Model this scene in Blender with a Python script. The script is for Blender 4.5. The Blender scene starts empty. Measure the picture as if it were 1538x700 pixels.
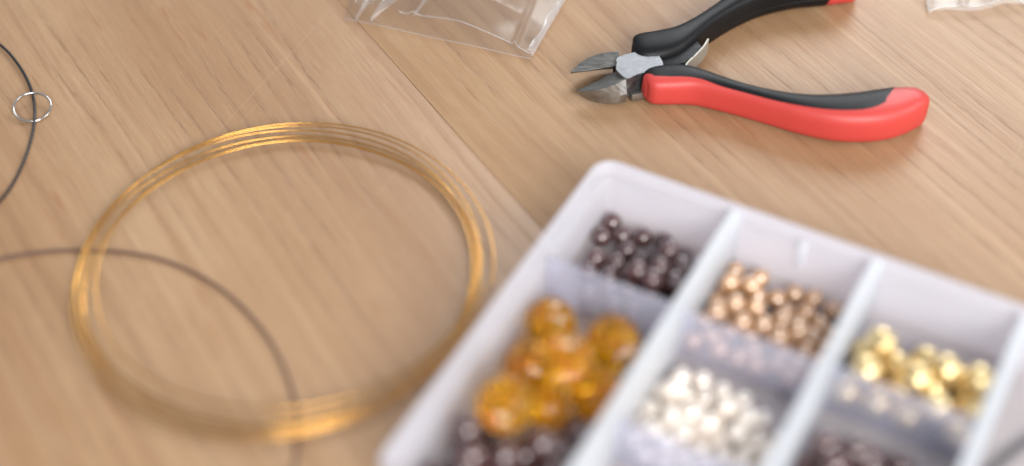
import bpy, bmesh, math, random
from mathutils import Vector, Matrix, Quaternion

S = bpy.context.scene
COL = S.collection
R = math.radians
random.seed(11)

# ------------------------------------------------------------------ camera
CAM_D, TILT = 0.45, R(45)
cam_data = bpy.data.cameras.new('camera')
cam_data.sensor_width = 36.0
cam_data.lens = 2380.0 / 1538.0 * 36.0
cam_data.clip_start, cam_data.clip_end = 0.01, 30
cam_data.dof.use_dof = True
cam_data.dof.focus_distance = 0.497
cam_data.dof.aperture_fstop = 2.7
cam_data.dof.aperture_blades = 9
cam = bpy.data.objects.new('camera', cam_data)
COL.objects.link(cam)
cam.location = (0, -CAM_D * math.cos(TILT), CAM_D * math.sin(TILT))
cam.rotation_euler = (R(45), 0, 0)
S.camera = cam

# ------------------------------------------------------------------ light
w = bpy.data.worlds.new('World')
S.world = w
w.use_nodes = True
bg = w.node_tree.nodes['Background']
bg.inputs[0].default_value = (0.84, 0.90, 1.0, 1)
bg.inputs[1].default_value = 0.42


def area(name, loc, target, size, energy, color, size_y=None):
    d = bpy.data.lights.new(name, 'AREA')
    d.shape = 'RECTANGLE'
    d.size, d.size_y = size, size_y or size
    d.energy, d.color = energy, color
    o = bpy.data.objects.new(name, d)
    COL.objects.link(o)
    o.location = loc
    o.rotation_euler = (Vector(target) - Vector(loc)).to_track_quat('-Z', 'Y').to_euler()
    return o


area('window_light', (0.40, -1.36, 0.92), (0, 0, 0), 1.05, 40, (1.0, 0.985, 0.96), 0.9)
area('side_window_light', (1.40, -0.30, 0.70), (0, 0, 0), 0.8, 10, (1.0, 0.985, 0.965), 0.7)
area('far_window_light', (0.60, 1.5, 1.05), (0, 0, 0), 1.0, 21, (0.95, 0.98, 1.0), 0.8)

S.view_settings.view_transform = 'Standard'
S.view_settings.look = 'None'
S.view_settings.gamma = 1
S.view_settings.exposure = 0.0
S.cycles.use_denoising = True
S.cycles.max_bounces = 12
S.cycles.transparent_max_bounces = 24
S.cycles.caustics_reflective = False
S.cycles.sample_clamp_indirect = 6.0


# ------------------------------------------------------------------ helpers
def tag(o, label=None, cat=None, group=None, kind=None):
    if label: o['label'] = label
    if cat: o['category'] = cat
    if group: o['group'] = group
    if kind: o['kind'] = kind
    return o


def link(name, mesh, m=None, parent=None):
    o = bpy.data.objects.new(name, mesh)
    COL.objects.link(o)
    if m: mesh.materials.append(m)
    if parent: o.parent = parent
    return o


def empty(name, loc=(0, 0, 0), rz=0):
    o = bpy.data.objects.new(name, None)
    o.empty_display_size = 0.01
    COL.objects.link(o)
    o.location = loc
    o.rotation_euler = (0, 0, rz)
    return o


def mesh_of(name, verts, faces, smooth=True, angle=None):
    me = bpy.data.meshes.new(name)
    me.from_pydata([tuple(v) for v in verts], [], faces)
    bm = bmesh.new(); bm.from_mesh(me)
    bmesh.ops.recalc_face_normals(bm, faces=bm.faces)
    bm.to_mesh(me); bm.free()
    if smooth:
        if angle is None:
            me.shade_smooth()
        else:
            me.shade_smooth()
            me.set_sharp_from_angle(angle=R(angle))
    return me


def from_bm(name, bm, smooth=True, angle=35):
    bmesh.ops.recalc_face_normals(bm, faces=bm.faces)
    me = bpy.data.meshes.new(name)
    bm.to_mesh(me); bm.free()
    if smooth:
        me.shade_smooth()
        me.set_sharp_from_angle(angle=R(angle))
    return me


def catmull(pts, n, closed=False):
    P = [tuple(p) for p in pts]
    N = len(P)
    out = []
    segs = N if closed else N - 1
    for i in range(segs):
        if closed:
            p0, p1, p2, p3 = P[(i - 1) % N], P[i], P[(i + 1) % N], P[(i + 2) % N]
        else:
            p0, p1, p2, p3 = P[max(i - 1, 0)], P[i], P[i + 1], P[min(i + 2, N - 1)]
        for k in range(n):
            t = k / n
            out.append(tuple(0.5 * (2 * b + (c - a) * t + (2 * a - 5 * b + 4 * c - d) * t * t + (3 * b - a - 3 * c + d) * t ** 3)
                             for a, b, c, d in zip(p0, p1, p2, p3)))
    if not closed:
        out.append(P[-1])
    return out


def tube(name, pts, r, sides=8, closed=False, rfun=None):
    pts = [Vector(p) for p in pts]
    n = len(pts)
    verts, faces = [], []
    up = Vector((0, 0, 1))
    for i, p in enumerate(pts):
        a = pts[(i - 1) % n] if (closed or i > 0) else p
        b = pts[(i + 1) % n] if (closed or i < n - 1) else p
        t = (b - a).normalized()
        s = t.cross(up)
        s = s.normalized() if s.length > 1e-6 else Vector((1, 0, 0))
        q = s.cross(t)
        rr = r if rfun is None else rfun(i / (n - 1))
        for k in range(sides):
            th = 2 * math.pi * k / sides
            verts.append(p + s * (rr * math.cos(th)) + q * (rr * math.sin(th)))
    for i in range(n if closed else n - 1):
        j = (i + 1) % n
        for k in range(sides):
            k2 = (k + 1) % sides
            faces.append((i * sides + k, i * sides + k2, j * sides + k2, j * sides + k))
    if not closed:
        faces.append(tuple(range(sides)))
        faces.append(tuple((n - 1) * sides + k for k in range(sides)))
    return mesh_of(name, verts, faces, True, 50)


def box_bm(bm, x0, x1, y0, y1, z0, z1, bev=0.0, seg=2):
    r = bmesh.ops.create_cube(bm, size=1.0)
    for v in r['verts']:
        v.co = Vector((x0 + (v.co.x + .5) * (x1 - x0), y0 + (v.co.y + .5) * (y1 - y0), z0 + (v.co.z + .5) * (z1 - z0)))
    if bev:
        es = list({e for v in r['verts'] for e in v.link_edges})
        bmesh.ops.bevel(bm, geom=es, offset=bev, segments=seg, profile=0.6, affect='EDGES', clamp_overlap=True)
    return bm


# ------------------------------------------------------------------ materials
class NT:
    def __init__(self, name):
        self.m = bpy.data.materials.new(name)
        self.m.use_nodes = True
        self.t = self.m.node_tree
        self.t.nodes.clear()
        self.out = self.n('ShaderNodeOutputMaterial')

    def n(self, kind, **kw):
        nd = self.t.nodes.new(kind)
        for k, v in kw.items():
            setattr(nd, k, v)
        return nd

    def l(self, a, b):
        self.t.links.new(a, b)

    def val(self, node, key, v):
        if hasattr(v, 'is_output'):
            self.l(v, node.inputs[key])
        else:
            node.inputs[key].default_value = v

    def math(self, op, a, b=0.0, clamp=False):
        nd = self.n('ShaderNodeMath', operation=op)
        nd.use_clamp = clamp
        self.val(nd, 0, a); self.val(nd, 1, b)
        return nd.outputs[0]

    def mix(self, f, a, b, blend='MIX'):
        nd = self.n('ShaderNodeMix', data_type='RGBA', blend_type=blend)
        self.val(nd, 0, f); self.val(nd, 6, a); self.val(nd, 7, b)
        return nd.outputs[2]

    def noise(self, vec, scale=1.0, detail=2.0, rough=0.5, dist=0.0, w=None):
        nd = self.n('ShaderNodeTexNoise', noise_dimensions='3D')
        self.l(vec, nd.inputs['Vector'])
        nd.inputs['Scale'].default_value = scale
        nd.inputs['Detail'].default_value = detail
        nd.inputs['Roughness'].default_value = rough
        nd.inputs['Distortion'].default_value = dist
        return nd.outputs[0]

    def mapping(self, vec, scale, loc=(0, 0, 0)):
        nd = self.n('ShaderNodeMapping')
        self.l(vec, nd.inputs[0])
        nd.inputs['Scale'].default_value = scale
        nd.inputs['Location'].default_value = loc
        return nd.outputs[0]

    def ramp(self, f, stops, interp='LINEAR'):
        nd = self.n('ShaderNodeValToRGB')
        nd.color_ramp.interpolation = interp
        cr = nd.color_ramp.elements
        while len(cr) < len(stops):
            cr.new(0.5)
        for e, (p, c) in zip(cr, stops):
            e.position = p
            e.color = c if len(c) == 4 else (*c, 1)
        self.l(f, nd.inputs[0])
        return nd.outputs[0]

    def smooth(self, f, lo, hi, a=0.0, b=1.0):
        nd = self.n('ShaderNodeMapRange', interpolation_type='SMOOTHSTEP')
        self.val(nd, 0, f)
        nd.inputs[1].default_value, nd.inputs[2].default_value = lo, hi
        nd.inputs[3].default_value, nd.inputs[4].default_value = a, b
        return nd.outputs[0]

    def rand(self):
        return self.n('ShaderNodeObjectInfo').outputs['Random']

    def schlick(self, f0=0.04, normal=None):
        lw = self.n('ShaderNodeLayerWeight')
        lw.inputs['Blend'].default_value = 0.5
        if normal is not None:
            self.l(normal, lw.inputs['Normal'])
        return self.math('ADD', self.math('MULTIPLY', self.math('POWER', lw.outputs['Facing'], 5.0), 1 - f0), f0, True)

    def pbsdf(self, **kw):
        nd = self.n('ShaderNodeBsdfPrincipled')
        for k, v in kw.items():
            self.val(nd, k.replace('_', ' '), v)
        return nd

    def bump(self, h, strength, dist):
        nd = self.n('ShaderNodeBump')
        nd.inputs['Strength'].default_value = strength
        nd.inputs['Distance'].default_value = dist
        self.l(h, nd.inputs['Height'])
        return nd.outputs[0]

    def surface(self, sh):
        self.l(sh, self.out.inputs[0])
        return self.m


def obj_coords(t):
    return t.n('ShaderNodeTexCoord').outputs['Object']


def wood_material():
    t = NT('oak_laminate')
    oc = obj_coords(t)                                   # x runs along the grain
    off = t.n('ShaderNodeVectorMath', operation='SCALE')
    comb = t.n('ShaderNodeCombineXYZ')
    t.l(t.rand(), comb.inputs[0]); t.l(t.rand(), comb.inputs[2])
    t.l(comb.outputs[0], off.inputs[0]); off.inputs['Scale'].default_value = 3.7
    add = t.n('ShaderNodeVectorMath', operation='ADD')
    t.l(oc, add.inputs[0]); t.l(off.outputs[0], add.inputs[1])
    v = add.outputs[0]
    # slow waver of the grain across its own direction
    sep = t.n('ShaderNodeSeparateXYZ'); t.l(v, sep.inputs[0])
    wob = t.noise(t.mapping(v, (4, 7, 3)), 1.0, 1.0, 0.4)
    y2 = t.math('ADD', sep.outputs[1], t.math('MULTIPLY', t.math('SUBTRACT', wob, 0.5), 0.020))
    c2 = t.n('ShaderNodeCombineXYZ')
    t.l(sep.outputs[0], c2.inputs[0]); t.l(y2, c2.inputs[1]); t.l(sep.outputs[2], c2.inputs[2])
    g = c2.outputs[0]
    broad = t.noise(t.mapping(g, (2.2, 26, 1)), 1.0, 2.0, 0.55)
    band = t.noise(t.mapping(g, (4, 150, 1), (0.3, 0.7, 0)), 1.0, 3.0, 0.6)
    streak = t.noise(t.mapping(g, (14, 1100, 1), (0.1, 0.2, 0)), 1.0, 2.0, 0.6)
    fibre = t.noise(t.mapping(g, (110, 3600, 1)), 1.0, 2.0, 0.6)
    grit = t.noise(t.mapping(g, (700, 4200, 1), (2, 5, 0)), 1.0, 1.0, 0.5)
    # growth rings: thin dark rows of pores on the late side of each ring
    ringpos = t.math('FRACT', t.math('MULTIPLY', t.math('ADD', y2, t.math('MULTIPLY', broad, 0.030)), 150.0))
    ringline = t.math('MULTIPLY', t.smooth(ringpos, 0.15, 0.85), t.smooth(ringpos, 0.90, 1.0, 1.0, 0.0))
    rowline = t.math('MULTIPLY', t.smooth(ringpos, 0.70, 0.82), t.smooth(ringpos, 0.90, 0.98, 1.0, 0.0))
    dash = t.smooth(t.noise(t.mapping(g, (130, 1700, 1), (1, 0, 0)), 1.0, 2.0, 0.6), 0.47, 0.60)
    patch = t.smooth(t.noise(t.mapping(g, (10, 60, 1), (4, 2, 0)), 1.0, 1.0, 0.5), 0.38, 0.60)
    loose = t.math('MULTIPLY', t.smooth(t.noise(t.mapping(g, (90, 1500, 1), (6, 1, 0)), 1.0, 2.0, 0.6), 0.64, 0.76), 0.45)
    pores = t.math('MAXIMUM', t.math('MULTIPLY', t.math('MULTIPLY', rowline, dash), patch), loose)
    col = t.ramp(broad, [(0.28, (0.375, 0.226, 0.128)), (0.50, (0.448, 0.284, 0.169)), (0.72, (0.512, 0.344, 0.217))])
    col = t.mix(t.math('MULTIPLY', t.smooth(band, 0.46, 0.70), 0.46), col, (0.325, 0.178, 0.092, 1))
    col = t.mix(t.math('MULTIPLY', t.smooth(band, 0.46, 0.28), 0.42), col, (0.565, 0.395, 0.250, 1))
    col = t.mix(t.math('MULTIPLY', t.math('MULTIPLY', ringline, t.smooth(patch, 0.0, 1.0, 0.35, 1.0)), 0.28), col, (0.300, 0.170, 0.102, 1))
    col = t.mix(t.math('MULTIPLY', t.smooth(streak, 0.47, 0.72), 0.24), col, (0.310, 0.180, 0.108, 1))
    col = t.mix(t.math('MULTIPLY', t.smooth(fibre, 0.5, 0.72), 0.30), col, (0.31, 0.19, 0.12, 1))
    col = t.mix(t.math('MULTIPLY', t.smooth(fibre, 0.48, 0.28), 0.30), col, (0.58, 0.43, 0.31, 1))
    col = t.mix(t.math('MULTIPLY', t.smooth(grit, 0.55, 0.75), 0.22), col, (0.28, 0.17, 0.11, 1))
    col = t.mix(t.math('MULTIPLY', pores, 0.36), col, (0.165, 0.092, 0.055, 1))
    blot = t.noise(t.mapping(v, (16, 34, 1), (9, 4, 0)), 1.0, 3.0, 0.55)
    col = t.mix(t.math('MULTIPLY', t.smooth(blot, 0.42, 0.70), 0.26), col, (0.345, 0.200, 0.108, 1))
    col = t.mix(t.math('MULTIPLY', t.smooth(blot, 0.48, 0.26), 0.22), col, (0.560, 0.400, 0.262, 1))
    # faint scratches across the grain
    rot = t.n('ShaderNodeMapping'); t.l(v, rot.inputs[0])
    rot.inputs['Rotation'].default_value = (0, 0, 1.0)
    sc = t.smooth(t.noise(t.mapping(rot.outputs[0], (9, 700, 1), (2, 8, 0)), 1.0, 1.0, 0.4), 0.742, 0.775)
    col = t.mix(t.math('MULTIPLY', sc, 0.08), col, (0.66, 0.53, 0.41, 1))
    # rusty flecks and small mineral stains
    fl = t.smooth(t.noise(t.mapping(g, (30, 330, 1), (7, 3, 0)), 1.0, 2.0, 0.5), 0.655, 0.76)
    col = t.mix(t.math('MULTIPLY', fl, 0.52), col, (0.34, 0.160, 0.075, 1))
    tint = t.n('ShaderNodeObjectInfo').outputs['Color']
    col = t.mix(1.0, col, tint, 'MULTIPLY')
    rough = t.smooth(streak, 0.3, 0.7, 0.36, 0.48)
    h = t.math('ADD', t.math('MULTIPLY', fibre, 0.35), t.math('MULTIPLY', pores, -1.0))
    b = t.pbsdf(Base_Color=col, Roughness=rough)
    b.inputs['Specular IOR Level'].default_value = 0.32
    t.l(t.bump(h, 0.25, 0.00018), b.inputs['Normal'])
    return t.surface(b.outputs[0])


def plain(name, col, rough, metal=0.0, coat=0.0, noise_amt=0.0, spec=0.5, bump=0.0, scale=900.0):
    t = NT(name)
    c = (*col, 1)
    oc = obj_coords(t)
    nz = t.noise(oc, scale, 3.0, 0.6)
    if noise_amt:
        dark = tuple(x * (1 - noise_amt) for x in col) + (1,)
        lite = tuple(min(1, x * (1 + noise_amt)) for x in col) + (1,)
        c = t.mix(nz, dark, lite)
    r = t.smooth(nz, 0.3, 0.7, rough * 0.88, min(1, rough * 1.12))
    b = t.pbsdf(Base_Color=c, Roughness=r, Metallic=metal)
    b.inputs['Specular IOR Level'].default_value = spec
    if coat:
        b.inputs['Coat Weight'].default_value = coat
        b.inputs['Coat Roughness'].default_value = 0.15
    if bump:
        t.l(t.bump(nz, bump, 0.0001), b.inputs['Normal'])
    return t.surface(b.outputs[0])


def brushed(name, c0, c1, scale=(300, 4000, 300), rough=0.34, metal=1.0, rot=0.0):
    t = NT(name)
    oc = obj_coords(t)
    mp = t.n('ShaderNodeMapping'); t.l(oc, mp.inputs[0])
    mp.inputs['Rotation'].default_value = (0, 0, rot)
    nz = t.noise(t.mapping(mp.outputs[0], scale), 1.0, 3.0, 0.65, 0.5)
    big = t.noise(oc, 260, 2.0, 0.5)
    c = t.mix(t.smooth(nz, 0.3, 0.72), (*c0, 1), (*c1, 1))
    c = t.mix(t.math('MULTIPLY', t.smooth(big, 0.4, 0.75), 0.25), c, tuple(x * 0.75 for x in c0) + (1,))
    r = t.smooth(nz, 0.25, 0.75, rough * 0.8, rough * 1.25)
    b = t.pbsdf(Base_Color=c, Roughness=r, Metallic=metal)
    t.l(t.bump(nz, 0.25, 0.0001), b.inputs['Normal'])
    return t.surface(b.outputs[0])


def poly_plastic(name, alpha, col=(0.83, 0.83, 0.93), rough=0.32, gloss=0.5):
    """milky injection-moulded polypropylene"""
    t = NT(name)
    oc = obj_coords(t)
    nz = t.noise(oc, 160, 2.0, 0.5)
    c = t.mix(nz, tuple(x * 0.96 for x in col) + (1,), tuple(min(1, x * 1.03) for x in col) + (1,))
    d = t.n('ShaderNodeBsdfDiffuse'); t.val(d, 0, c)
    tr = t.n('ShaderNodeBsdfTranslucent'); t.val(tr, 0, c)
    m1 = t.n('ShaderNodeMixShader'); m1.inputs[0].default_value = 0.5
    t.l(d.outputs[0], m1.inputs[1]); t.l(tr.outputs[0], m1.inputs[2])
    tp = t.n('ShaderNodeBsdfTransparent'); tp.inputs[0].default_value = (0.94, 0.94, 0.985, 1)
    m2 = t.n('ShaderNodeMixShader'); m2.inputs[0].default_value = alpha
    t.l(tp.outputs[0], m2.inputs[1]); t.l(m1.outputs[0], m2.inputs[2])
    gl = t.n('ShaderNodeBsdfGlossy'); gl.inputs['Roughness'].default_value = rough
    m3 = t.n('ShaderNodeMixShader')
    t.l(t.math('MULTIPLY', t.schlick(0.04), gloss), m3.inputs[0])
    t.l(m2.outputs[0], m3.inputs[1]); t.l(gl.outputs[0], m3.inputs[2])
    return t.surface(m3.outputs[0])


def film(name, milk=0.06, tint=(0.975, 0.975, 0.975)):
    """thin crinkled clear polythene"""
    t = NT(name)
    oc = obj_coords(t)
    nz = t.noise(oc, 110, 2.0, 0.5, 1.2)
    tp = t.n('ShaderNodeBsdfTransparent'); tp.inputs[0].default_value = (*tint, 1)
    d = t.n('ShaderNodeBsdfTranslucent'); d.inputs[0].default_value = (0.9, 0.9, 0.92, 1)
    d2 = t.n('ShaderNodeBsdfDiffuse'); d2.inputs[0].default_value = (0.9, 0.9, 0.92, 1)
    m0 = t.n('ShaderNodeMixShader'); t.l(d.outputs[0], m0.inputs[1]); t.l(d2.outputs[0], m0.inputs[2])
    lw = t.n('ShaderNodeLayerWeight'); lw.inputs[0].default_value = 0.35
    f = t.math('ADD', t.math('MULTIPLY', t.math('POWER', lw.outputs['Facing'], 3.0), 0.25), milk, True)
    m1 = t.n('ShaderNodeMixShader'); t.l(f, m1.inputs[0])
    t.l(tp.outputs[0], m1.inputs[1]); t.l(m0.outputs[0], m1.inputs[2])
    gl = t.n('ShaderNodeBsdfGlossy'); gl.inputs['Roughness'].default_value = 0.15
    bmp = t.bump(nz, 0.06, 0.0010)
    t.l(bmp, gl.inputs['Normal'])
    m2 = t.n('ShaderNodeMixShader'); t.l(t.math('MULTIPLY', t.schlick(0.05, bmp), 0.8, True), m2.inputs[0])
    t.l(m1.outputs[0], m2.inputs[1]); t.l(gl.outputs[0], m2.inputs[2])
    return t.surface(m2.outputs[0])


def bead_material(name, col, rough, metal, coat=0.0, spread=0.12, spec=0.5, ior=1.9):
    t = NT(name)
    r = t.rand()
    c = t.mix(r, tuple(x * (1 - spread) for x in col) + (1,), tuple(min(1, x * (1 + spread)) for x in col) + (1,))
    oc = obj_coords(t)
    nz = t.noise(oc, 500, 2.0, 0.5)
    c = t.mix(t.math('MULTIPLY', nz, 0.25), c, tuple(x * 0.8 for x in col) + (1,))
    b = t.pbsdf(Base_Color=c, Roughness=t.smooth(nz, 0.3, 0.7, rough * 0.85, rough * 1.15), Metallic=metal)
    b.inputs['Specular IOR Level'].default_value = spec
    b.inputs['Coat Weight'].default_value = coat
    b.inputs['Coat Roughness'].default_value = 0.07
    b.inputs['Coat IOR'].default_value = ior
    return t.surface(b.outputs[0])


def amber_material():
    t = NT('amber_glass')
    oc = obj_coords(t)
    nz = t.noise(oc, 180, 2.0, 0.5)
    c = t.mix(nz, (1.0, 0.44, 0.007, 1), (1.0, 0.60, 0.025, 1))
    b = t.pbsdf(Base_Color=c, Roughness=0.05)
    b.inputs['Transmission Weight'].default_value = 0.90
    b.inputs['IOR'].default_value = 1.5
    return t.surface(b.outputs[0])


M = dict(
    wood=wood_material(),
    core=plain('fibreboard_core', (0.16, 0.10, 0.065), 0.8, noise_amt=0.2),
    tray=poly_plastic('milky_plastic_tray', 0.56, (0.92, 0.925, 1.0)),
    floor=poly_plastic('milky_plastic_floor', 0.58, (0.90, 0.875, 0.89)),
    rib=poly_plastic('milky_plastic_divider', 0.72, (0.94, 0.965, 1.0)),
    cross=poly_plastic('clear_lilac_divider', 0.27, (0.86, 0.87, 1.0), 0.2, 0.9),
    red=plain('red_rubber_grip', (0.555, 0.055, 0.046), 0.46, noise_amt=0.06, bump=0.06, scale=2600),
    black=plain('black_rubber_inlay', (0.006, 0.0062, 0.0072), 0.46, spec=0.24, noise_amt=0.15, bump=0.10, scale=3200),
    lever=plain('blackened_steel', (0.010, 0.0105, 0.012), 0.5, spec=0.25, noise_amt=0.3, bump=0.1),
    steel=brushed('ground_jaw_steel', (0.27, 0.258, 0.235), (0.38, 0.365, 0.34), (300, 2500, 300), 0.40, rot=0.3),
    plate=brushed('brushed_joint_steel', (0.15, 0.152, 0.16), (0.31, 0.313, 0.325), (350, 2600, 500), 0.42, metal=0.9, rot=-0.25),
    spring=plain('leaf_spring_steel', (0.40, 0.375, 0.32), 0.5, metal=0.6, noise_amt=0.1),
    gold_wire=plain('gold_wire', (0.82, 0.45, 0.125), 0.24, metal=1.0, noise_amt=0.08),
    cord=plain('black_cord', (0.018, 0.017, 0.020), 0.42, noise_amt=0.2),
    brown=plain('brown_cord', (0.125, 0.068, 0.052), 0.45, noise_amt=0.2),
    greycord=plain('grey_cord', (0.10, 0.095, 0.10), 0.5, noise_amt=0.2),
    ring=plain('nickel_ring', (0.72, 0.71, 0.69), 0.18, metal=1.0, noise_amt=0.05),
    film=film('clear_polythene', 0.022, (0.955, 0.95, 0.945)),
    seal=film('heat_sealed_polythene', 0.34, (0.95, 0.95, 0.96)),
    crease=film('creased_polythene', 0.20),
    b_dark=bead_material('dark_plum_pearl', (0.080, 0.026, 0.024), 0.22, 0.0, 1.0, 0.2, 0.5, 1.8),
    b_copper=bead_material('copper_pearl', (0.60, 0.315, 0.125), 0.30, 0.20, 1.0, 0.12, 0.5, 2.7),
    b_pearl=bead_material('white_pearl', (0.90, 0.79, 0.67), 0.25, 0.0, 1.0, 0.05, 0.5, 3.2),
    b_gold=bead_material('polished_gold', (0.94, 0.71, 0.33), 0.34, 1.0, 0.8, 0.08, 0.5, 1.8),
    amber=amber_material(),
)

# ------------------------------------------------------------------ the table
GRAIN = R(90 + 31.5)            # direction in which the boards run
table = empty('table_top')
tag(table, kind='structure')
bm = bmesh.new()
box_bm(bm, -0.7, 0.7, -0.604, 0.596, -0.026, -0.0085)
core = link('core_board', from_bm('core_board', bm), M['core'], table)
core.rotation_euler = (0, 0, GRAIN)
PW, GAP = 0.200, 0.00009
for i, k in enumerate((-1, 0, 1, -2, 2, -3)):
    # q is measured across the boards; the seam in view lies at q = 8 mm
    bm = bmesh.new()
    box_bm(bm, -0.7, 0.7, GAP, PW - GAP, -0.0082, 0.0, 0.00011, 2)
    p = link('plank', from_bm('plank', bm, True, 50), M['wood'], table)
    p.rotation_euler = (0, 0, GRAIN)
    p.color = [(0.895, 0.850, 0.765, 1), (0.900, 0.856, 0.780, 1)][(k + 1) % 2]
    p.location = (math.cos(R(31.5)) * (0.008 + PW * -k - 0.0), math.sin(R(31.5)) * (0.008 + PW * -k), 0)

# ------------------------------------------------------------------ bead organizer
AZ = R(28.2)
tray = empty('bead_organizer', (0.0248, 0.0111, 0), -AZ)      # +x along the back rim, -y towards the camera
tag(tray, 'milky white plastic organizer box divided into compartments of beads', 'storage box')
TW, TD, TH = 0.1625, 0.1225, 0.0200


def rrect(inset, z, rad, n=7):
    x0, x1, y0, y1 = inset, TW - inset, -TD + inset, -inset
    r = max(rad - inset, 0.0014)
    pts = []
    for cx, cy, a0 in ((x1 - r, y1 - r, 0), (x0 + r, y1 - r, 90), (x0 + r, y0 + r, 180), (x1 - r, y0 + r, 270)):
        for k in range(n):
            a = R(a0 + 90 * k / (n - 1))
            pts.append((cx + r * math.cos(a), cy + r * math.sin(a), z))
    return pts


def sweep(name, prof, rad=0.0062):
    rings = [rrect(i, z, rad) for i, z in prof]
    n = len(rings[0])
    verts = [p for rg in rings for p in rg]
    faces = []
    for a in range(len(rings) - 1):
        for k in range(n):
            k2 = (k + 1) % n
            faces.append((a * n + k, a * n + k2, (a + 1) * n + k2, (a + 1) * n + k))
    return mesh_of(name, verts, faces, True, 40)


prof = [(0.0030, 0.0004), (0.0016, 0.0008), (0.0012, 0.0020), (0.0005, 0.0150), (0.0002, 0.0165), (0.0000, 0.0172), (0.0000, 0.0193),
        (0.0002, 0.0198), (0.0006, 0.0200), (0.0010, 0.0198), (0.0013, 0.0192), (0.0015, 0.0170), (0.0018, 0.0165),
        (0.0038, 0.0164), (0.0042, 0.0161), (0.0044, 0.0154), (0.0047, 0.0034), (0.0052, 0.0022), (0.0062, 0.0016)]
link('side_walls', sweep('side_walls', prof), M['tray'], tray)
bm = bmesh.new()
box_bm(bm, 0.0055, TW - 0.0055, -TD + 0.0055, -0.0055, 0.0005, 0.00165)
link('floor_sheet', from_bm('floor_sheet', bm), M['floor'], tray)
for x in (0.0422, 0.0820, 0.1220):
    bm = bmesh.new()
    box_bm(bm, x - 0.0018, x + 0.0018, -TD + 0.0042, -0.0022, 0.0017, 0.0197, 0.0005, 2)
    link('long_divider', from_bm('long_divider', bm), M['rib'], tray)
cells = {0: (0.0046, 0.0407), 1: (0.0437, 0.0805), 2: (0.0835, 0.1205), 3: (0.1235, TW - 0.0046)}
for c, y in ((0, -0.0412), (1, -0.0418), (1, -0.0812), (2, -0.0412), (2, -0.0812), (3, -0.0812)):
    bm = bmesh.new()
    box_bm(bm, cells[c][0], cells[c][1], y - 0.0006, y + 0.0006, 0.0017, 0.0186, 0.0003, 2)
    link('cross_divider', from_bm('cross_divider', bm), M['cross'], tray)
for x in (0.0622,):
    bm = bmesh.new()
    box_bm(bm, x - 0.0009, x + 0.0009, -0.0056, -0.0034, 0.0095, 0.0182, 0.0004, 2)
    link('guide_rib', from_bm('guide_rib', bm), M['rib'], tray)


def tray_world(a, b, z):
    c, s = math.cos(-AZ), math.sin(-AZ)
    x, y = a, -b
    return Vector((0.0248 + c * x - s * y, 0.0111 + s * x + c * y, z))


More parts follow.
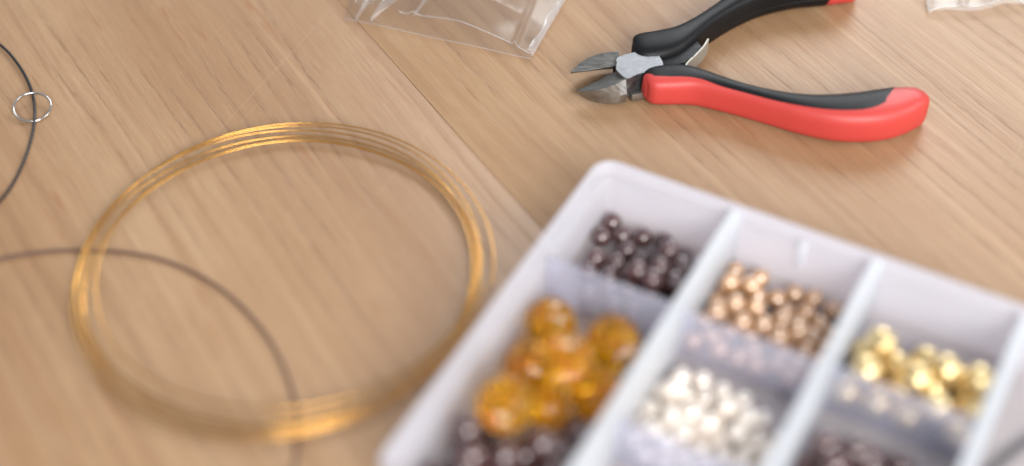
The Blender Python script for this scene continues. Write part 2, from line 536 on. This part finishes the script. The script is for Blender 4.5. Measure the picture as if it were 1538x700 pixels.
# ------------------------------------------------------------------ beads
BEADS = {
    'dark': [(8.32, 8.31, 4.40, 2.90), (8.18, 14.99, 4.40, 2.90), (13.03, 11.70, 4.40, 2.90), (18.45, 9.63, 4.40, 2.90), (24.16, 8.61, 4.40, 2.90), (10.40, 23.05, 4.40, 2.90), (16.10, 22.02, 4.40, 2.90), (21.93, 18.54, 4.40, 2.90), (24.26, 26.24, 9.09, 2.90), (29.22, 22.61, 9.54, 2.90), (29.60, 28.36, 10.19, 2.90), (31.49, 11.13, 4.40, 2.90), (28.74, 15.68, 9.45, 2.90), (16.68, 27.78, 4.40, 2.90), (34.40, 25.21, 9.37, 2.90), (33.83, 19.12, 9.26, 2.90), (37.30, 25.99, 4.40, 2.90), (36.21, 14.50, 4.40, 2.90), (26.62, 21.94, 4.40, 2.90), (31.18, 17.40, 4.40, 2.90), (29.47, 28.15, 4.40, 2.90), (32.29, 23.09, 4.40, 2.90), (19.16, 33.02, 4.40, 2.90), (37.30, 20.19, 4.40, 2.90), (35.20, 36.80, 4.40, 2.90), (10.97, 28.82, 4.40, 2.90), (28.23, 36.46, 4.40, 2.90), (26.13, 14.55, 4.40, 2.90), (21.38, 24.41, 4.40, 2.90), (22.57, 37.70, 4.40, 2.90), (16.61, 16.24, 4.40, 2.90), (23.87, 29.64, 4.40, 2.90), (34.48, 31.05, 4.40, 2.90), (14.81, 36.85, 4.40, 2.90)],
    'copper': [(46.05, 9.20, 4.15, 2.65), (53.07, 8.47, 4.15, 2.65), (47.85, 18.34, 8.97, 2.65), (53.23, 16.59, 8.93, 2.65), (51.94, 24.58, 8.68, 2.65), (59.91, 13.58, 4.15, 2.65), (63.44, 9.63, 4.15, 2.65), (57.06, 22.98, 8.49, 2.65), (61.21, 28.15, 8.74, 2.65), (64.53, 22.39, 6.56, 2.65), (63.98, 16.96, 4.15, 2.65), (70.09, 26.04, 9.09, 2.65), (73.16, 16.86, 4.15, 2.65), (73.17, 22.16, 4.15, 2.65), (68.69, 8.78, 4.15, 2.65), (48.70, 29.57, 8.74, 2.65), (56.02, 29.73, 8.66, 2.65), (66.35, 30.18, 8.96, 2.65), (74.81, 10.34, 4.15, 2.65), (49.96, 12.77, 4.15, 2.65), (46.41, 22.08, 4.15, 2.65), (53.27, 30.16, 4.15, 2.65), (56.24, 20.00, 4.15, 2.65), (77.75, 19.51, 4.15, 2.65), (49.61, 33.98, 4.15, 2.65), (61.38, 33.36, 4.15, 2.65), (68.55, 14.25, 4.15, 2.65), (68.59, 19.54, 4.15, 2.65), (46.07, 30.04, 4.15, 2.65), (68.59, 35.36, 4.15, 2.65), (68.57, 30.09, 4.15, 2.65), (63.77, 27.45, 4.15, 2.65), (73.17, 32.70, 4.15, 2.65), (77.75, 35.36, 4.15, 2.65), (54.89, 25.11, 4.15, 2.65), (77.75, 24.80, 4.15, 2.65), (60.01, 23.71, 4.15, 2.65), (54.79, 14.91, 4.15, 2.65), (58.73, 37.95, 4.15, 2.65), (73.16, 27.44, 4.15, 2.65), (73.17, 37.95, 4.15, 2.65), (68.57, 24.82, 4.15, 2.65), (58.65, 28.83, 4.15, 2.65), (64.01, 37.95, 4.15, 2.65), (46.05, 37.90, 4.15, 2.65), (50.97, 19.38, 4.15, 2.65), (49.72, 26.21, 4.15, 2.65), (53.46, 37.61, 4.15, 2.65), (46.41, 16.69, 4.15, 2.65), (77.75, 30.08, 4.15, 2.65)],
    'pearl': [(48.36, 50.71, 4.10, 2.60), (53.66, 49.40, 4.10, 2.60), (49.52, 58.63, 8.73, 2.60), (56.47, 54.57, 4.10, 2.60), (59.43, 50.30, 4.10, 2.60), (52.82, 67.87, 9.09, 2.60), (61.53, 64.84, 8.88, 2.60), (63.59, 57.99, 8.71, 2.60), (65.18, 50.68, 4.10, 2.60), (68.74, 63.75, 8.20, 2.60), (67.93, 68.92, 4.10, 2.60), (50.22, 72.95, 8.02, 2.60), (71.74, 53.96, 4.10, 2.60), (72.77, 70.82, 4.10, 2.60), (77.80, 58.81, 4.10, 2.60), (64.95, 73.17, 4.10, 2.60), (76.90, 63.94, 4.10, 2.60), (66.81, 55.61, 4.10, 2.60), (72.00, 65.68, 4.10, 2.60), (64.70, 64.85, 4.10, 2.60), (67.78, 60.70, 4.10, 2.60), (72.94, 60.58, 4.10, 2.60), (57.23, 70.62, 8.87, 2.60), (46.28, 69.18, 4.10, 2.60), (50.17, 60.90, 4.10, 2.60), (69.40, 58.61, 8.58, 2.60), (56.57, 68.66, 4.10, 2.60), (61.65, 55.00, 4.10, 2.60), (58.81, 73.33, 4.10, 2.60), (46.00, 64.00, 4.10, 2.60), (77.67, 69.09, 4.10, 2.60), (46.43, 74.38, 4.10, 2.60), (50.74, 77.26, 4.10, 2.60), (54.35, 63.97, 4.10, 2.60), (61.75, 69.08, 4.10, 2.60), (73.00, 76.49, 4.10, 2.60), (62.52, 60.13, 4.10, 2.60), (59.53, 64.38, 4.10, 2.60), (53.63, 72.94, 4.10, 2.60), (51.39, 68.24, 4.10, 2.60), (55.91, 77.60, 4.10, 2.60), (46.44, 57.28, 4.10, 2.60), (61.77, 77.60, 4.10, 2.60), (56.38, 64.09, 8.88, 2.60), (54.85, 75.23, 8.61, 2.60), (51.45, 55.87, 4.10, 2.60), (57.29, 59.70, 4.10, 2.60)],
    'gold': [(91.04, 23.35, 12.91, 4.10), (102.13, 17.21, 5.60, 4.10), (108.33, 24.55, 13.47, 4.10), (102.71, 30.50, 13.10, 4.10), (90.72, 33.63, 12.57, 4.10), (116.50, 23.85, 13.25, 4.10), (87.50, 22.18, 5.60, 4.10), (95.67, 22.23, 5.60, 4.10), (112.65, 19.56, 5.60, 4.10), (109.47, 36.25, 12.34, 4.10), (91.43, 29.35, 5.60, 4.10), (116.50, 36.50, 5.60, 4.10), (116.50, 26.77, 5.60, 4.10), (87.50, 36.50, 5.60, 4.10), (106.06, 24.40, 5.60, 4.10), (103.62, 36.50, 5.60, 4.10), (109.99, 31.57, 5.60, 4.10), (95.55, 36.50, 5.60, 4.10), (99.60, 29.40, 5.60, 4.10)],
    'dark3': [(87.00, 62.13, 5.10, 3.60), (89.66, 59.44, 11.23, 3.60), (96.73, 58.39, 12.02, 3.60), (99.95, 53.32, 5.10, 3.60), (107.12, 52.65, 5.10, 3.60), (87.00, 69.34, 5.10, 3.60), (94.04, 65.07, 12.22, 3.60), (101.46, 63.82, 11.94, 3.60), (92.09, 55.62, 5.10, 3.60), (112.00, 58.77, 5.10, 3.60), (101.85, 66.02, 5.10, 3.60), (93.22, 65.76, 5.10, 3.60), (97.69, 60.14, 5.10, 3.60), (104.84, 59.47, 5.10, 3.60), (109.02, 65.33, 5.10, 3.60), (97.36, 71.64, 5.10, 3.60)],
    'front': [(32.65, 79.38, 5.40, 3.90), (29.00, 91.88, 11.99, 3.90), (11.56, 97.38, 12.99, 3.90), (8.40, 108.88, 5.40, 3.90), (23.07, 99.61, 12.21, 3.90), (30.33, 86.82, 5.40, 3.90), (16.35, 103.53, 12.77, 3.90), (24.84, 92.33, 5.40, 3.90), (32.37, 94.35, 5.40, 3.90), (9.97, 96.53, 5.40, 3.90), (15.91, 110.93, 5.40, 3.90), (26.86, 99.87, 5.40, 3.90), (28.85, 107.42, 5.40, 3.90), (15.53, 91.05, 5.40, 3.90), (21.34, 105.37, 5.40, 3.90), (13.82, 103.31, 5.40, 3.90), (34.39, 101.89, 5.40, 3.90), (19.34, 97.84, 5.40, 3.90)],
}
AMBER = [
    (12.05, 53.57, 8.40, 6.90, 'faceted amber bead farthest back, in the corner between box wall and clear cross divider'),
    (14.25, 69.02, 8.50, 7.00, 'faceted amber bead near the left box wall, partly under the topmost amber bead'),
    (25.03, 72.47, 20.51, 7.30, 'topmost faceted amber bead, riding on the others in the middle of the heap'),
    (29.35, 52.26, 8.90, 7.40, 'faceted amber bead squeezed between the clear cross divider and the long divider'),
    (32.90, 68.72, 8.80, 7.30, 'faceted amber bead along the long divider, touching the large plum beads'),
    (17.37, 88.43, 16.02, 7.20, 'foremost faceted amber bead, sitting up on the large plum beads'),
    (23.51, 77.44, 7.11, 5.60, 'smallest faceted amber bead, tucked low behind the large plum beads'),
]


def round_bead(name, r, hole, nu=22, nv=14):
    """a drilled ball: lathe of the outside plus the bore"""
    prof = []
    a0 = math.asin(hole / r)
    for k in range(nv):
        a = a0 + (math.pi - 2 * a0) * k / (nv - 1)
        prof.append((r * math.sin(a), r * math.cos(a)))
    h = r * math.cos(a0)
    prof = [(hole * 0.92, h * 0.94)] + prof + [(hole * 0.92, -h * 0.94)]
    n = len(prof)
    verts, faces = [], []
    for x, z in prof:
        for k in range(nu):
            th = 2 * math.pi * k / nu
            verts.append((x * math.cos(th), x * math.sin(th), z))
    for i in range(n):
        j = (i + 1) % n
        for k in range(nu):
            k2 = (k + 1) % nu
            faces.append((i * nu + k, i * nu + k2, j * nu + k2, j * nu + k))
    return mesh_of(name, verts, faces, True, 50)


def faceted_bead(name, r, hole):
    """fire-polished bead: flat facets in staggered rows, flattened poles with a bore"""
    rows = [(-0.90, 0.42, 0), (-0.62, 0.80, .5), (-0.20, 0.985, 0), (0.20, 0.985, .5), (0.62, 0.80, 0), (0.90, 0.42, .5)]
    n = 10
    verts, faces = [], []
    for z, x, ph in [(-0.86, hole / r, 0)] + rows + [(0.86, hole / r, 0)]:
        for k in range(n):
            th = 2 * math.pi * (k + ph) / n
            verts.append((r * x * math.cos(th), r * x * math.sin(th), r * z))
    m = len(rows) + 2
    for i in range(m):
        j = (i + 1) % m
        for k in range(n):
            k2 = (k + 1) % n
            a, b, c, d = i * n + k, i * n + k2, j * n + k2, j * n + k
            faces.append((a, b, d)); faces.append((b, c, d))
    return mesh_of(name, verts, faces, False)


def rand_quat():
    q = Quaternion((random.gauss(0, 1), random.gauss(0, 1), random.gauss(0, 1), random.gauss(0, 1)))
    return q.normalized()


def strew(key, name, label, group, mat, hole):
    meshes = {}
    for a, b, z, r in BEADS[key]:
        if r not in meshes:
            meshes[r] = round_bead(name, r / 1000, hole)
            meshes[r].materials.append(mat)
        o = link(name, meshes[r])
        o.location = tray_world(a / 1000, b / 1000, z / 1000)
        o.rotation_mode = 'QUATERNION'
        o.rotation_quaternion = rand_quat()
        o.scale = [random.uniform(0.955, 1.0)] * 3
        tag(o, label, 'bead', group)


strew('dark', 'plum_bead', 'small dark plum pearl bead in the back corner compartment of the white box',
      'dark plum beads in the corner compartment', M['b_dark'], 0.0006)
strew('copper', 'copper_bead', 'small copper brown pearl bead in the compartment behind the white pearls',
      'copper beads in the box', M['b_copper'], 0.0006)
strew('pearl', 'white_bead', 'small creamy white pearl bead in the compartment in front of the copper beads',
      'white pearl beads in the box', M['b_pearl'], 0.0006)
strew('gold', 'gold_bead', 'shiny round gold bead heaped against a clear divider of the box',
      'gold beads in the box', M['b_gold'], 0.0008)
strew('front', 'large_plum_bead', 'larger dark plum bead lying in front of the amber beads',
      'large plum beads in front of the amber ones', M['b_dark'], 0.0007)
strew('dark3', 'brown_bead', 'dark brown bead in the compartment in front of the gold beads',
      'dark brown beads in front of the gold ones', M['b_dark'], 0.0007)
for a, b, z, r, label in AMBER:
    me = faceted_bead('amber_bead', r / 1000, 0.0009)
    o = link('amber_bead', me, M['amber'])
    o.location = tray_world(a / 1000, b / 1000, z / 1000)
    o.rotation_mode = 'QUATERNION'
    o.rotation_quaternion = rand_quat()
    tag(o, label, 'bead', 'faceted amber beads in the box')

# ------------------------------------------------------------------ cutting pliers
PIV, PAX = Vector((0.0400, 0.0655, 0)), R(10)
pl = empty('cutting_pliers', PIV, PAX)
tag(pl, 'small diagonal cutting pliers with red and black grips lying open', 'pliers')


def to_local(x, y):
    dx, dy = x / 1000 - PIV.x, y / 1000 - PIV.y
    c, s = math.cos(PAX), math.sin(PAX)
    return (dx * c + dy * s, -dx * s + dy * c)


# lower handle in the table plane: x, y, half width, height, inlay boundary (-1 outer ... 1 inner)
HANDLE = [(40.4, 57.6, 1.2, 6.0, 0.6), (41.2, 57.9, 3.2, 8.5, 0.35), (43.2, 58.3, 4.8, 9.8, -0.05), (47.5, 58.9, 5.4, 10.4, -0.25), (52.5, 58.9, 5.3, 10.6, -0.30),
          (58.0, 57.3, 4.2, 10.6, -0.32), (64.5, 54.3, 3.4, 10.5, -0.50), (71.5, 51.1, 3.1, 10.5, -0.52), (79.5, 47.7, 3.6, 10.7, -0.50),
          (88.0, 44.6, 4.8, 11.2, -0.42), (97.0, 42.8, 6.3, 11.8, -0.36), (105.0, 42.8, 7.0, 12.2, -0.30), (111.0, 43.9, 7.1, 12.4, -0.02),
          (115.5, 45.3, 6.6, 12.3, 0.52), (119.0, 46.6, 5.7, 12.2, 1.0), (122.6, 48.2, 4.4, 11.4, 1.0), (124.9, 49.0, 2.4, 9.5, 1.0), (125.6, 49.3, 0.5, 6.0, 1.0)]


def handle(mirror):
    st = []
    for x, y, a, h, f in HANDLE:
        lx, ly = to_local(x, y)
        if mirror:                                    # this grip is worn wider at its head, black right across the top
            k = max(0, min(1, (62 - x) / 16))
            a += 1.1 * k * min(1, a / 3)
            ly -= 0.0008 * k
            f = -0.95 if x < 46 else (f - 0.45 if f < 0.3 else f)
        st.append((lx, ly, a / 1000, h / 1000, f))
    st = catmull(st, 6)
    N = len(st)
    NB, NR = 13, 25
    black, red, seam = [], [], []
    for i, (x, y, a, h, f) in enumerate(st):
        x0, y0 = st[max(i - 1, 0)][:2]
        x1, y1 = st[min(i + 1, N - 1)][:2]
        t = Vector((x1 - x0, y1 - y0)).normalized()
        n = Vector((-t.y, t.x))                       # towards the inside of the pliers
        zc = 0.0003 + 6.1e-3 * min(1, h / 12.2e-3) if h > 0.0104 else 0.0003 + 5.25e-3
        hh = h / 2
        f = max(-0.95, min(1.0, f - (0.14 if f < 0 else 0)))

        def pt(ang, shrink=0.0):
            # superellipse section, ang 0 = inner side, 90 = top, 180 = outer side
            c, s = math.cos(ang), math.sin(ang)
            e = 2 / 3.3
            px = (a - shrink) * math.copysign(abs(c) ** e, c)
            pz = (hh - shrink) * math.copysign(abs(s) ** e, s)
            q = Vector((x, y)) + n * px
            yy = q.y if not mirror else -q.y
            return (q.x, yy, zc + pz)

        # angle on the top at which black gives way to red
        c = math.copysign(abs(f) ** (3.3 / 2), f)
        top = math.acos(max(-1, min(1, c)))
        low = -math.pi * 0.36 if f < 0.95 else top - 0.02
        if f >= 0.3:
            k = min(1, (f - 0.3) / 0.62)
            low = (-math.pi * 0.36) * (1 - k) + (top - 0.02) * k
        sh = 0.00012
        seam.append(pt(-0.10))
        black.append([pt(low + (top - low) * k / (NB - 1), 0 if k in (0, NB - 1) else -sh) for k in range(NB)])
        red.append([pt(top + (2 * math.pi - (top - low)) * k / (NR - 1)) for k in range(NR)])

    def skin(rows, caps):
        n = len(rows[0])
        verts = [p for r_ in rows for p in r_]
        faces = [(i * n + k, i * n + k + 1, (i + 1) * n + k + 1, (i + 1) * n + k) for i in range(len(rows) - 1) for k in range(n - 1)]
        if caps:
            faces.append(tuple(range(n))); faces.append(tuple((len(rows) - 1) * n + k for k in range(n)))
        me = bpy.data.meshes.new('grip')
        me.from_pydata(verts, [], faces)
        bm = bmesh.new(); bm.from_mesh(me)
        bmesh.ops.remove_doubles(bm, verts=bm.verts, dist=1e-6)
        bmesh.ops.recalc_face_normals(bm, faces=bm.faces)
        bm.to_mesh(me); bm.free()
        me.shade_smooth()
        me.set_sharp_from_angle(angle=R(60))
        return me

    g = link('grip', skin(red, True), M['red'], pl)
    stop = [i for i, s in enumerate(st) if s[4] >= 0.96]
    last = (stop[0] + 1) if stop else N
    link('grip_inlay', skin(black[:last], False), M['black'], g)
    if mirror:                                        # fine moulding line along the inner flank
        link('mould_seam', tube('mould_seam', seam[46:86], 0.00016, 6), M['black'], g)
    return g


handle(False)
handle(True)


def prism(name, bottom, top, m, parent, bev=0.00025, angle=25):
    """a solid between two outlines of equal count, given as (s, n, z) in millimetres"""
    n = len(bottom)
    bm = bmesh.new()
    vb = [bm.verts.new((x / 1000, y / 1000, z / 1000)) for x, y, z in bottom]
    vt = [bm.verts.new((x / 1000, y / 1000, z / 1000)) for x, y, z in top]
    bm.faces.new(vb); bm.faces.new(vt)
    for k in range(n):
        k2 = (k + 1) % n
        bm.faces.new((vb[k], vb[k2], vt[k2], vt[k]))
    if bev:
        bmesh.ops.bevel(bm, geom=list(bm.edges), offset=bev, segments=2, profile=0.6, affect='EDGES', clamp_overlap=True)
    return link(name, from_bm(name, bm, True, angle), m, parent)


# jaws: sections along the axis; s, cutting edge n z, crease n z, outer n, underside z
JAW = [(-21.2, 4.25, 4.5, 4.45, 4.7, 4.6, 4.0), (-20.0, 3.95, 4.6, 5.5, 5.1, 5.9, 3.2), (-18.0, 3.4, 4.8, 6.7, 5.9, 7.2, 2.4), (-15.0, 2.6, 5.1, 7.7, 6.9, 8.4, 1.8),
       (-11.8, 1.8, 5.6, 8.0, 7.8, 9.0, 1.4), (-8.9, 1.1, 6.1, 7.5, 8.5, 9.1, 1.2), (-6.4, 0.9, 6.5, 6.6, 8.9, 8.9, 1.2)]


def jaw(sign):
    tab = JAW if sign < 0 else JAW[:-1] + [(-5.6, 1.0, 6.4, 7.2, 8.7, 8.8, 1.2)]
    shift = -1.2 if sign < 0 else 1.8                 # the pliers stand a little open
    tab = [(r[0], r[1] + shift * min(1, (r[0] + 21.2) / 12.3) + 0.25 * (sign > 0), *r[2:]) for r in tab]
    st = catmull(tab, 4)
    bm = bmesh.new()
    rows = []
    for s_, ne, ze, nc, zc, no, zb in st:
        sec = [(ne + 0.80 * (no - ne), zb), (ne + 0.10, ze - 0.40), (ne, ze), (ne + 0.35, ze + 0.25), (nc - 0.25, zc), (nc + 0.1, zc - 0.12), (no, zb + (zc - zb) * 0.45), (no - 0.2, zb)]
        rows.append([bm.verts.new((s_ / 1000, sign * n_ / 1000, z_ / 1000)) for n_, z_ in sec])
    for a, b in zip(rows, rows[1:]):
        for k in range(8):
            bm.faces.new((a[k], a[(k + 1) % 8], b[(k + 1) % 8], b[k]))
    bm.faces.new(rows[0]); bm.faces.new(rows[-1])
    return link('jaw', from_bm('jaw', bm, True, 24), M['steel'], pl)


jaw(1)
jaw(-1)
# joint: a flat brushed plate with a long tail running to the far handle, over the other lever
out = [(-8.4, -1.5), (-7.6, 1.2), (-7.0, 3.6), (-4.6, 4.7), (-0.8, 5.5), (2.8, 6.0), (6.0, 5.4), (8.8, 3.7), (6.4, 2.7), (6.6, -0.4), (6.0, -2.8), (2.0, -4.4), (-2.6, -5.4), (-6.0, -6.9), (-7.6, -4.4)]
out = catmull(out, 3, True)
prism('joint_plate', [(x, y, 1.3) for x, y in out], [(x * 0.99, y * 0.98, 9.0) for x, y in out], M['plate'], pl, 0.0)
# levers that run from the joint into the grips
for o2, top_z in (([(2.5, 5), (8, 5.6), (14, 7.5), (20, 11), (21, 5.4), (17, 1.6), (13.7, -0.9), (8, -2), (3.5, -2.6)], 7.8),
                  ([(-7.6, 5.6), (-2, 1.5), (2.5, -2.2), (8, -2.6), (14, -4.4), (20, -8.2), (20, -11), (14, -7.5), (8, -5.8), (2.0, -5.2), (-6, 0.5)], 6.6)):
    prism('lever', [(x, y, 1.5) for x, y in o2], [(x, y, top_z) for x, y in o2], M['lever'], pl, 0.0003)
# rivet under the plate edge, seen below the lower jaw
o3 = [(-4.8, -6.6), (0.6, -5.6), (0.4, -7.6), (-4.6, -8.2)]
prism('rivet_shoulder', [(x, y, 0.6) for x, y in o3], [(x, y, 3.4) for x, y in o3], M['steel'], pl, 0.0003)
# leaf spring between the levers
bm = bmesh.new()
sp = catmull([(11.6, -5.5), (14.4, -1.2), (18.0, 2.3), (21.4, 5.8), (24.0, 9.5)], 6)
rows = []
for i, (x, y) in enumerate(sp):
    a = sp[max(i - 1, 0)]; b = sp[min(i + 1, len(sp) - 1)]
    t = Vector((b[0] - a[0], b[1] - a[1])).normalized(); n = Vector((-t.y, t.x)) * 0.28
    rows.append([bm.verts.new(((x + n.x * s) / 1000, (y + n.y * s) / 1000, z)) for s, z in ((-1, .0025), (1, .0025), (1, .0078), (-1, .0078))])
for a, b in zip(rows, rows[1:]):
    for k in range(4):
        bm.faces.new((a[k], a[(k + 1) % 4], b[(k + 1) % 4], b[k]))
bm.faces.new(rows[0]); bm.faces.new(rows[-1])
link('leaf_spring', from_bm('leaf_spring', bm, True, 40), M['spring'], pl)

# ------------------------------------------------------------------ coil of gold wire
CC = (-0.0630, -0.0160)
# radius at right, top, left, bottom of each turn, mm
TURNS = [(57.6, 60.9, 57.4, 58.8), (54.4, 59.6, 56.6, 57.4), (53.2, 57.9, 56.8, 55.2), (54.0, 55.4, 55.0, 53.6), (52.0, 53.6, 51.2, 49.6), (52.6, 54.2, 53.6, 56.4)]
HEI = [(1.6, 2.4, 1.4, 1.6), (2.2, 2.2, 2.0, 1.6), (2.0, 1.8, 2.6, 2.2), (2.8, 1.8, 2.2, 2.8), (2.2, 1.6, 2.6, 2.6), (1.5, 1.4, 1.6, 2.2)]
ctrl = [(r, z) for rr, zz in zip(TURNS, HEI) for r, z in zip(rr, zz)]
ctrl.append((56.0, 2.0))
dense = catmull(ctrl, 26)
pts = []
for i, (r, z) in enumerate(dense):
    th = R(-6) + 2 * math.pi * i / 104
    r = r / 1000 + 0.00025 * math.sin(i * 0.11) + 0.00012 * math.sin(i * 0.37)
    pts.append((CC[0] + r * math.cos(th), CC[1] + r * math.sin(th), z / 1000 + 0.0001 * math.sin(i * 0.23)))
coil = link('wire_coil', tube('wire_coil', pts, 0.00024, 8), M['gold_wire'])
tag(coil, 'loose coil of thin shiny gold craft wire lying on the wooden table', 'wire')

# ------------------------------------------------------------------ cords and ring
def on_table(px, py, z):
    """point at height z seen at that place of the photograph (whose width is 1538)"""
    F = 2380.0
    c, s = math.cos(TILT), math.sin(TILT)
    u, v = (px - 769) / F, (py - 350) / F
    d = Vector((u, c - s * v, -s - c * v))
    o = Vector((0, -CAM_D * c, CAM_D * s))
    k = (z - o.z) / d.z
    return o + d * k


black_px = [(-190, 20), (-130, 18), (-60, 34), (-2, 66), (28, 98), (46, 132), (52, 165), (49, 200), (38, 237), (20, 275), (-4, 306), (-50, 350), (-110, 384), (-180, 400)]
black_z = [.8, .8, .8, .8, .8, .6, 1.5, .9, .7, .7, .7, .7, .7, .7]
cp = [on_table(x, y, z / 1000) for (x, y), z in zip(black_px, black_z)]
cord = link('black_cord', tube('black_cord', catmull(cp, 10), 0.00045, 8), M['cord'])
tag(cord, 'thin black jewelry cord curving through the small silver ring', 'cord')

brown_px = [(-120, 420), (-60, 404), (0, 389), (60, 379), (120, 376), (200, 381), (270, 400), (340, 440), (400, 503), (436, 575), (447, 640), (443, 705), (430, 770)]
cp = [on_table(x, y, 0.0006) for x, y in brown_px]
cord2 = link('jewelry_cord', tube('jewelry_cord', catmull(cp, 10), 0.00042, 8), M['brown'])
tag(cord2, 'thin dark brown cord arching beneath the gold wire coil', 'cord')

grey_px = [(1470, 728), (1500, 698), (1530, 672), (1560, 655), (1600, 640)]
cp = [on_table(x, y, 0.0028) for x, y in grey_px]
cord3 = link('grey_cord', tube('grey_cord', catmull(cp, 8), 0.0010, 8), M['greycord'])
tag(cord3, 'short dark grey cord lying in the compartment beside the gold beads', 'cord')

rc = on_table(48.5, 161, 0.0016)
pts = []
for i in range(97):
    th = 2 * math.pi * 2 * i / 96
    pts.append((0.0056 * math.cos(th), 0.0056 * math.sin(th), -0.00022 + 0.00044 * i / 96))
ringm = tube('split_ring', pts, 0.00030, 8)
ring = link('split_ring', ringm, M['ring'])
ring.location = rc
ring.rotation_euler = (R(12), R(-3), R(35))
tag(ring, 'small silver split ring hooked around the black cord', 'ring')


# ------------------------------------------------------------------ clear bags
def sheet(name, bl, br, left_dir, right_dir, nu, nv, hfun, edge=None):
    """a film between a bottom edge bl-br and the two side directions"""
    verts, faces = [], []
    for j in range(nv + 1):
        vv = j / nv
        L = bl + left_dir * vv
        Rr = br + right_dir * vv
        for i in range(nu + 1):
            uu = i / nu
            p = L.lerp(Rr, uu)
            off = edge(uu) * (1 - vv) ** 3 if edge else 0
            p = p + left_dir.normalized() * off
            p.z = hfun(uu, vv)
            verts.append(p)
    for j in range(nv):
        for i in range(nu):
            a = j * (nu + 1) + i
            faces.append((a, a + 1, a + nu + 2, a + nu + 1))
    me = bpy.data.meshes.new(name)
    me.from_pydata([tuple(v) for v in verts], [], faces)
    me.shade_smooth()
    return me, verts


def bag_height(uu, vv, base, puff, folds):
    z = base + puff * math.sin(math.pi * min(1, max(0, uu))) ** 0.7 * (0.45 + 0.55 * min(1, vv * 3))
    for (u0, slope, wdt, hgt) in folds:
        d = (uu - (u0 + slope * vv)) / wdt
        z += hgt * math.exp(-d * d)
    z += 0.00025 * math.sin(uu * 11 + vv * 7) + 0.00012 * math.sin(uu * 17 - vv * 9)
    return max(z, 0.0004)


bag = empty('plastic_bag', on_table(660, 20, 0))
tag(bag, 'crumpled clear plastic bag with a sealed edge lying behind the gold wire', 'bag')
inv = Matrix.Translation(-bag.location)


def child_film(name, me, m):
    me.transform(inv)
    return link(name, me, m, bag)


bl, br = on_table(518, 30, 0.0), on_table(797, 91, 0.0)
ld = on_table(556, -120, 0) - bl
rd = on_table(868, -30, 0) - br
ld = ld * 1.1
me, vs = sheet('lower_film', bl, br, ld, rd, 60, 40, lambda a, b: 0.0006 + 0.0002 * math.sin(a * 7 + b * 5) ** 2)
child_film('lower_film', me, M['film'])
folds = [(0.05, 0.05, 0.030, 0.0034), (0.135, 0.10, 0.026, 0.0024), (0.24, 0.16, 0.034, 0.0032), (0.36, 0.14, 0.022, 0.0012), (0.905, -0.05, 0.010, 0.0016), (0.6, 0.2, 0.12, 0.0012)]
bl2, br2 = on_table(520, 24, 0.0), on_table(800, 88, 0.0)
edge_off = lambda a: 0.0055 * math.sin(math.pi * min(1, a * 1.0)) ** 0.8
me2, vs2 = sheet('upper_film', bl2, br2, ld, rd, 150, 60, lambda a, b: bag_height(a, b, 0.0014, 0.0035, folds), edge_off)
child_film('upper_film', me2, M['film'])
child_film('film_edge', tube('film_edge', [v + Vector((0, 0, 0.0001)) for v in vs2[42:151]], 0.00014, 6), M['seal'])
child_film('film_edge', tube('film_edge', [v + Vector((0, 0, 0.0001)) for v in vs[:61]], 0.00010, 6), M['seal'])
# soft folds where the film bunches up at the left end
for (xa, ya, za), (xb, yb, zb), wd in (((530, 30, 2.5), (585, -40, 6.0), 0.0028), ((556, 32, 2.4), (628, -36, 6.6), 0.0044), ((617, 24, 2.8), (668, -46, 5.8), 0.0014)):
    A, B = on_table(xa, ya, za / 1000), on_table(xb, yb, zb / 1000)
    side = (B - A).cross(Vector((0, 0, 1))).normalized()
    fv, ff = [], []
    for j in range(17):
        tt = j / 16
        c = A.lerp(B, tt) + side * (0.0012 * math.sin(tt * 3.1 + xa))
        ww = wd * (0.25 + 0.75 * min(1, tt * 2.2))
        for k in range(5):
            o = (k - 2) / 2
            q = c + side * (ww * o * 0.5)
            q.z = max(0.0005, q.z + 0.0012 * (1 - o * o) + 0.0003 * math.sin(tt * 9))
            fv.append(q)
    for j in range(16):
        for k in range(4):
            a = j * 5 + k
            ff.append((a, a + 1, a + 6, a + 5))
    child_film('film_fold', mesh_of('film_fold', fv, ff), M['crease'])
# heat seal down the side
strip_v, strip_f = [], []
for j in range(41):
    vv = j / 40
    b0 = br2 + rd * vv
    side = (bl2 - br2).normalized()
    wd = 0.0016 + 0.0004 * math.sin(vv * 19)
    for k, (o, z) in enumerate(((-0.0002, 0.0016), (wd * 0.5, 0.0026 + 0.0004 * math.sin(vv * 25)), (wd, 0.0030))):
        p = b0 + side * o; p.z = z
        strip_v.append(p)
for j in range(40):
    for k in range(2):
        a = j * 3 + k
        strip_f.append((a, a + 1, a + 4, a + 3))
child_film('side_seal', mesh_of('side_seal', strip_v, strip_f), M['seal'])

bag2 = empty('plastic_bag', on_table(1470, 5, 0))
tag(bag2, 'edge of a clear plastic bag lying beyond the pliers handles', 'bag')
inv = Matrix.Translation(-bag2.location)
bl, br = on_table(1394, 21, 0), on_table(1560, 14, 0)
ld = on_table(1378, -110, 0) - bl
rd = on_table(1600, -110, 0) - br
e2 = lambda a: 0.0030 * math.exp(-((a - 0.68) / 0.2) ** 2) + 0.0008 * math.sin(a * 9)
for nm, base, puff in (('lower_film', 0.0006, 0.0), ('upper_film', 0.0012, 0.0030)):
    me, vs = sheet(nm, bl, br, ld, rd, 60, 30, lambda a, b: bag_height(a, b, base, puff, [(0.3, 0.1, 0.03, puff * .4), (0.72, -0.1, 0.04, puff * .5)]), e2)
    top = [v.copy() for v in vs[:61]]
    leftv = [vs[j * 61].copy() for j in range(31)]
    me.transform(inv)
    link(nm, me, M['film'], bag2)
for line in (top, leftv):
    me = tube('film_edge', line, 0.00022, 6)
    me.transform(inv)
    link('film_edge', me, M['seal'], bag2)
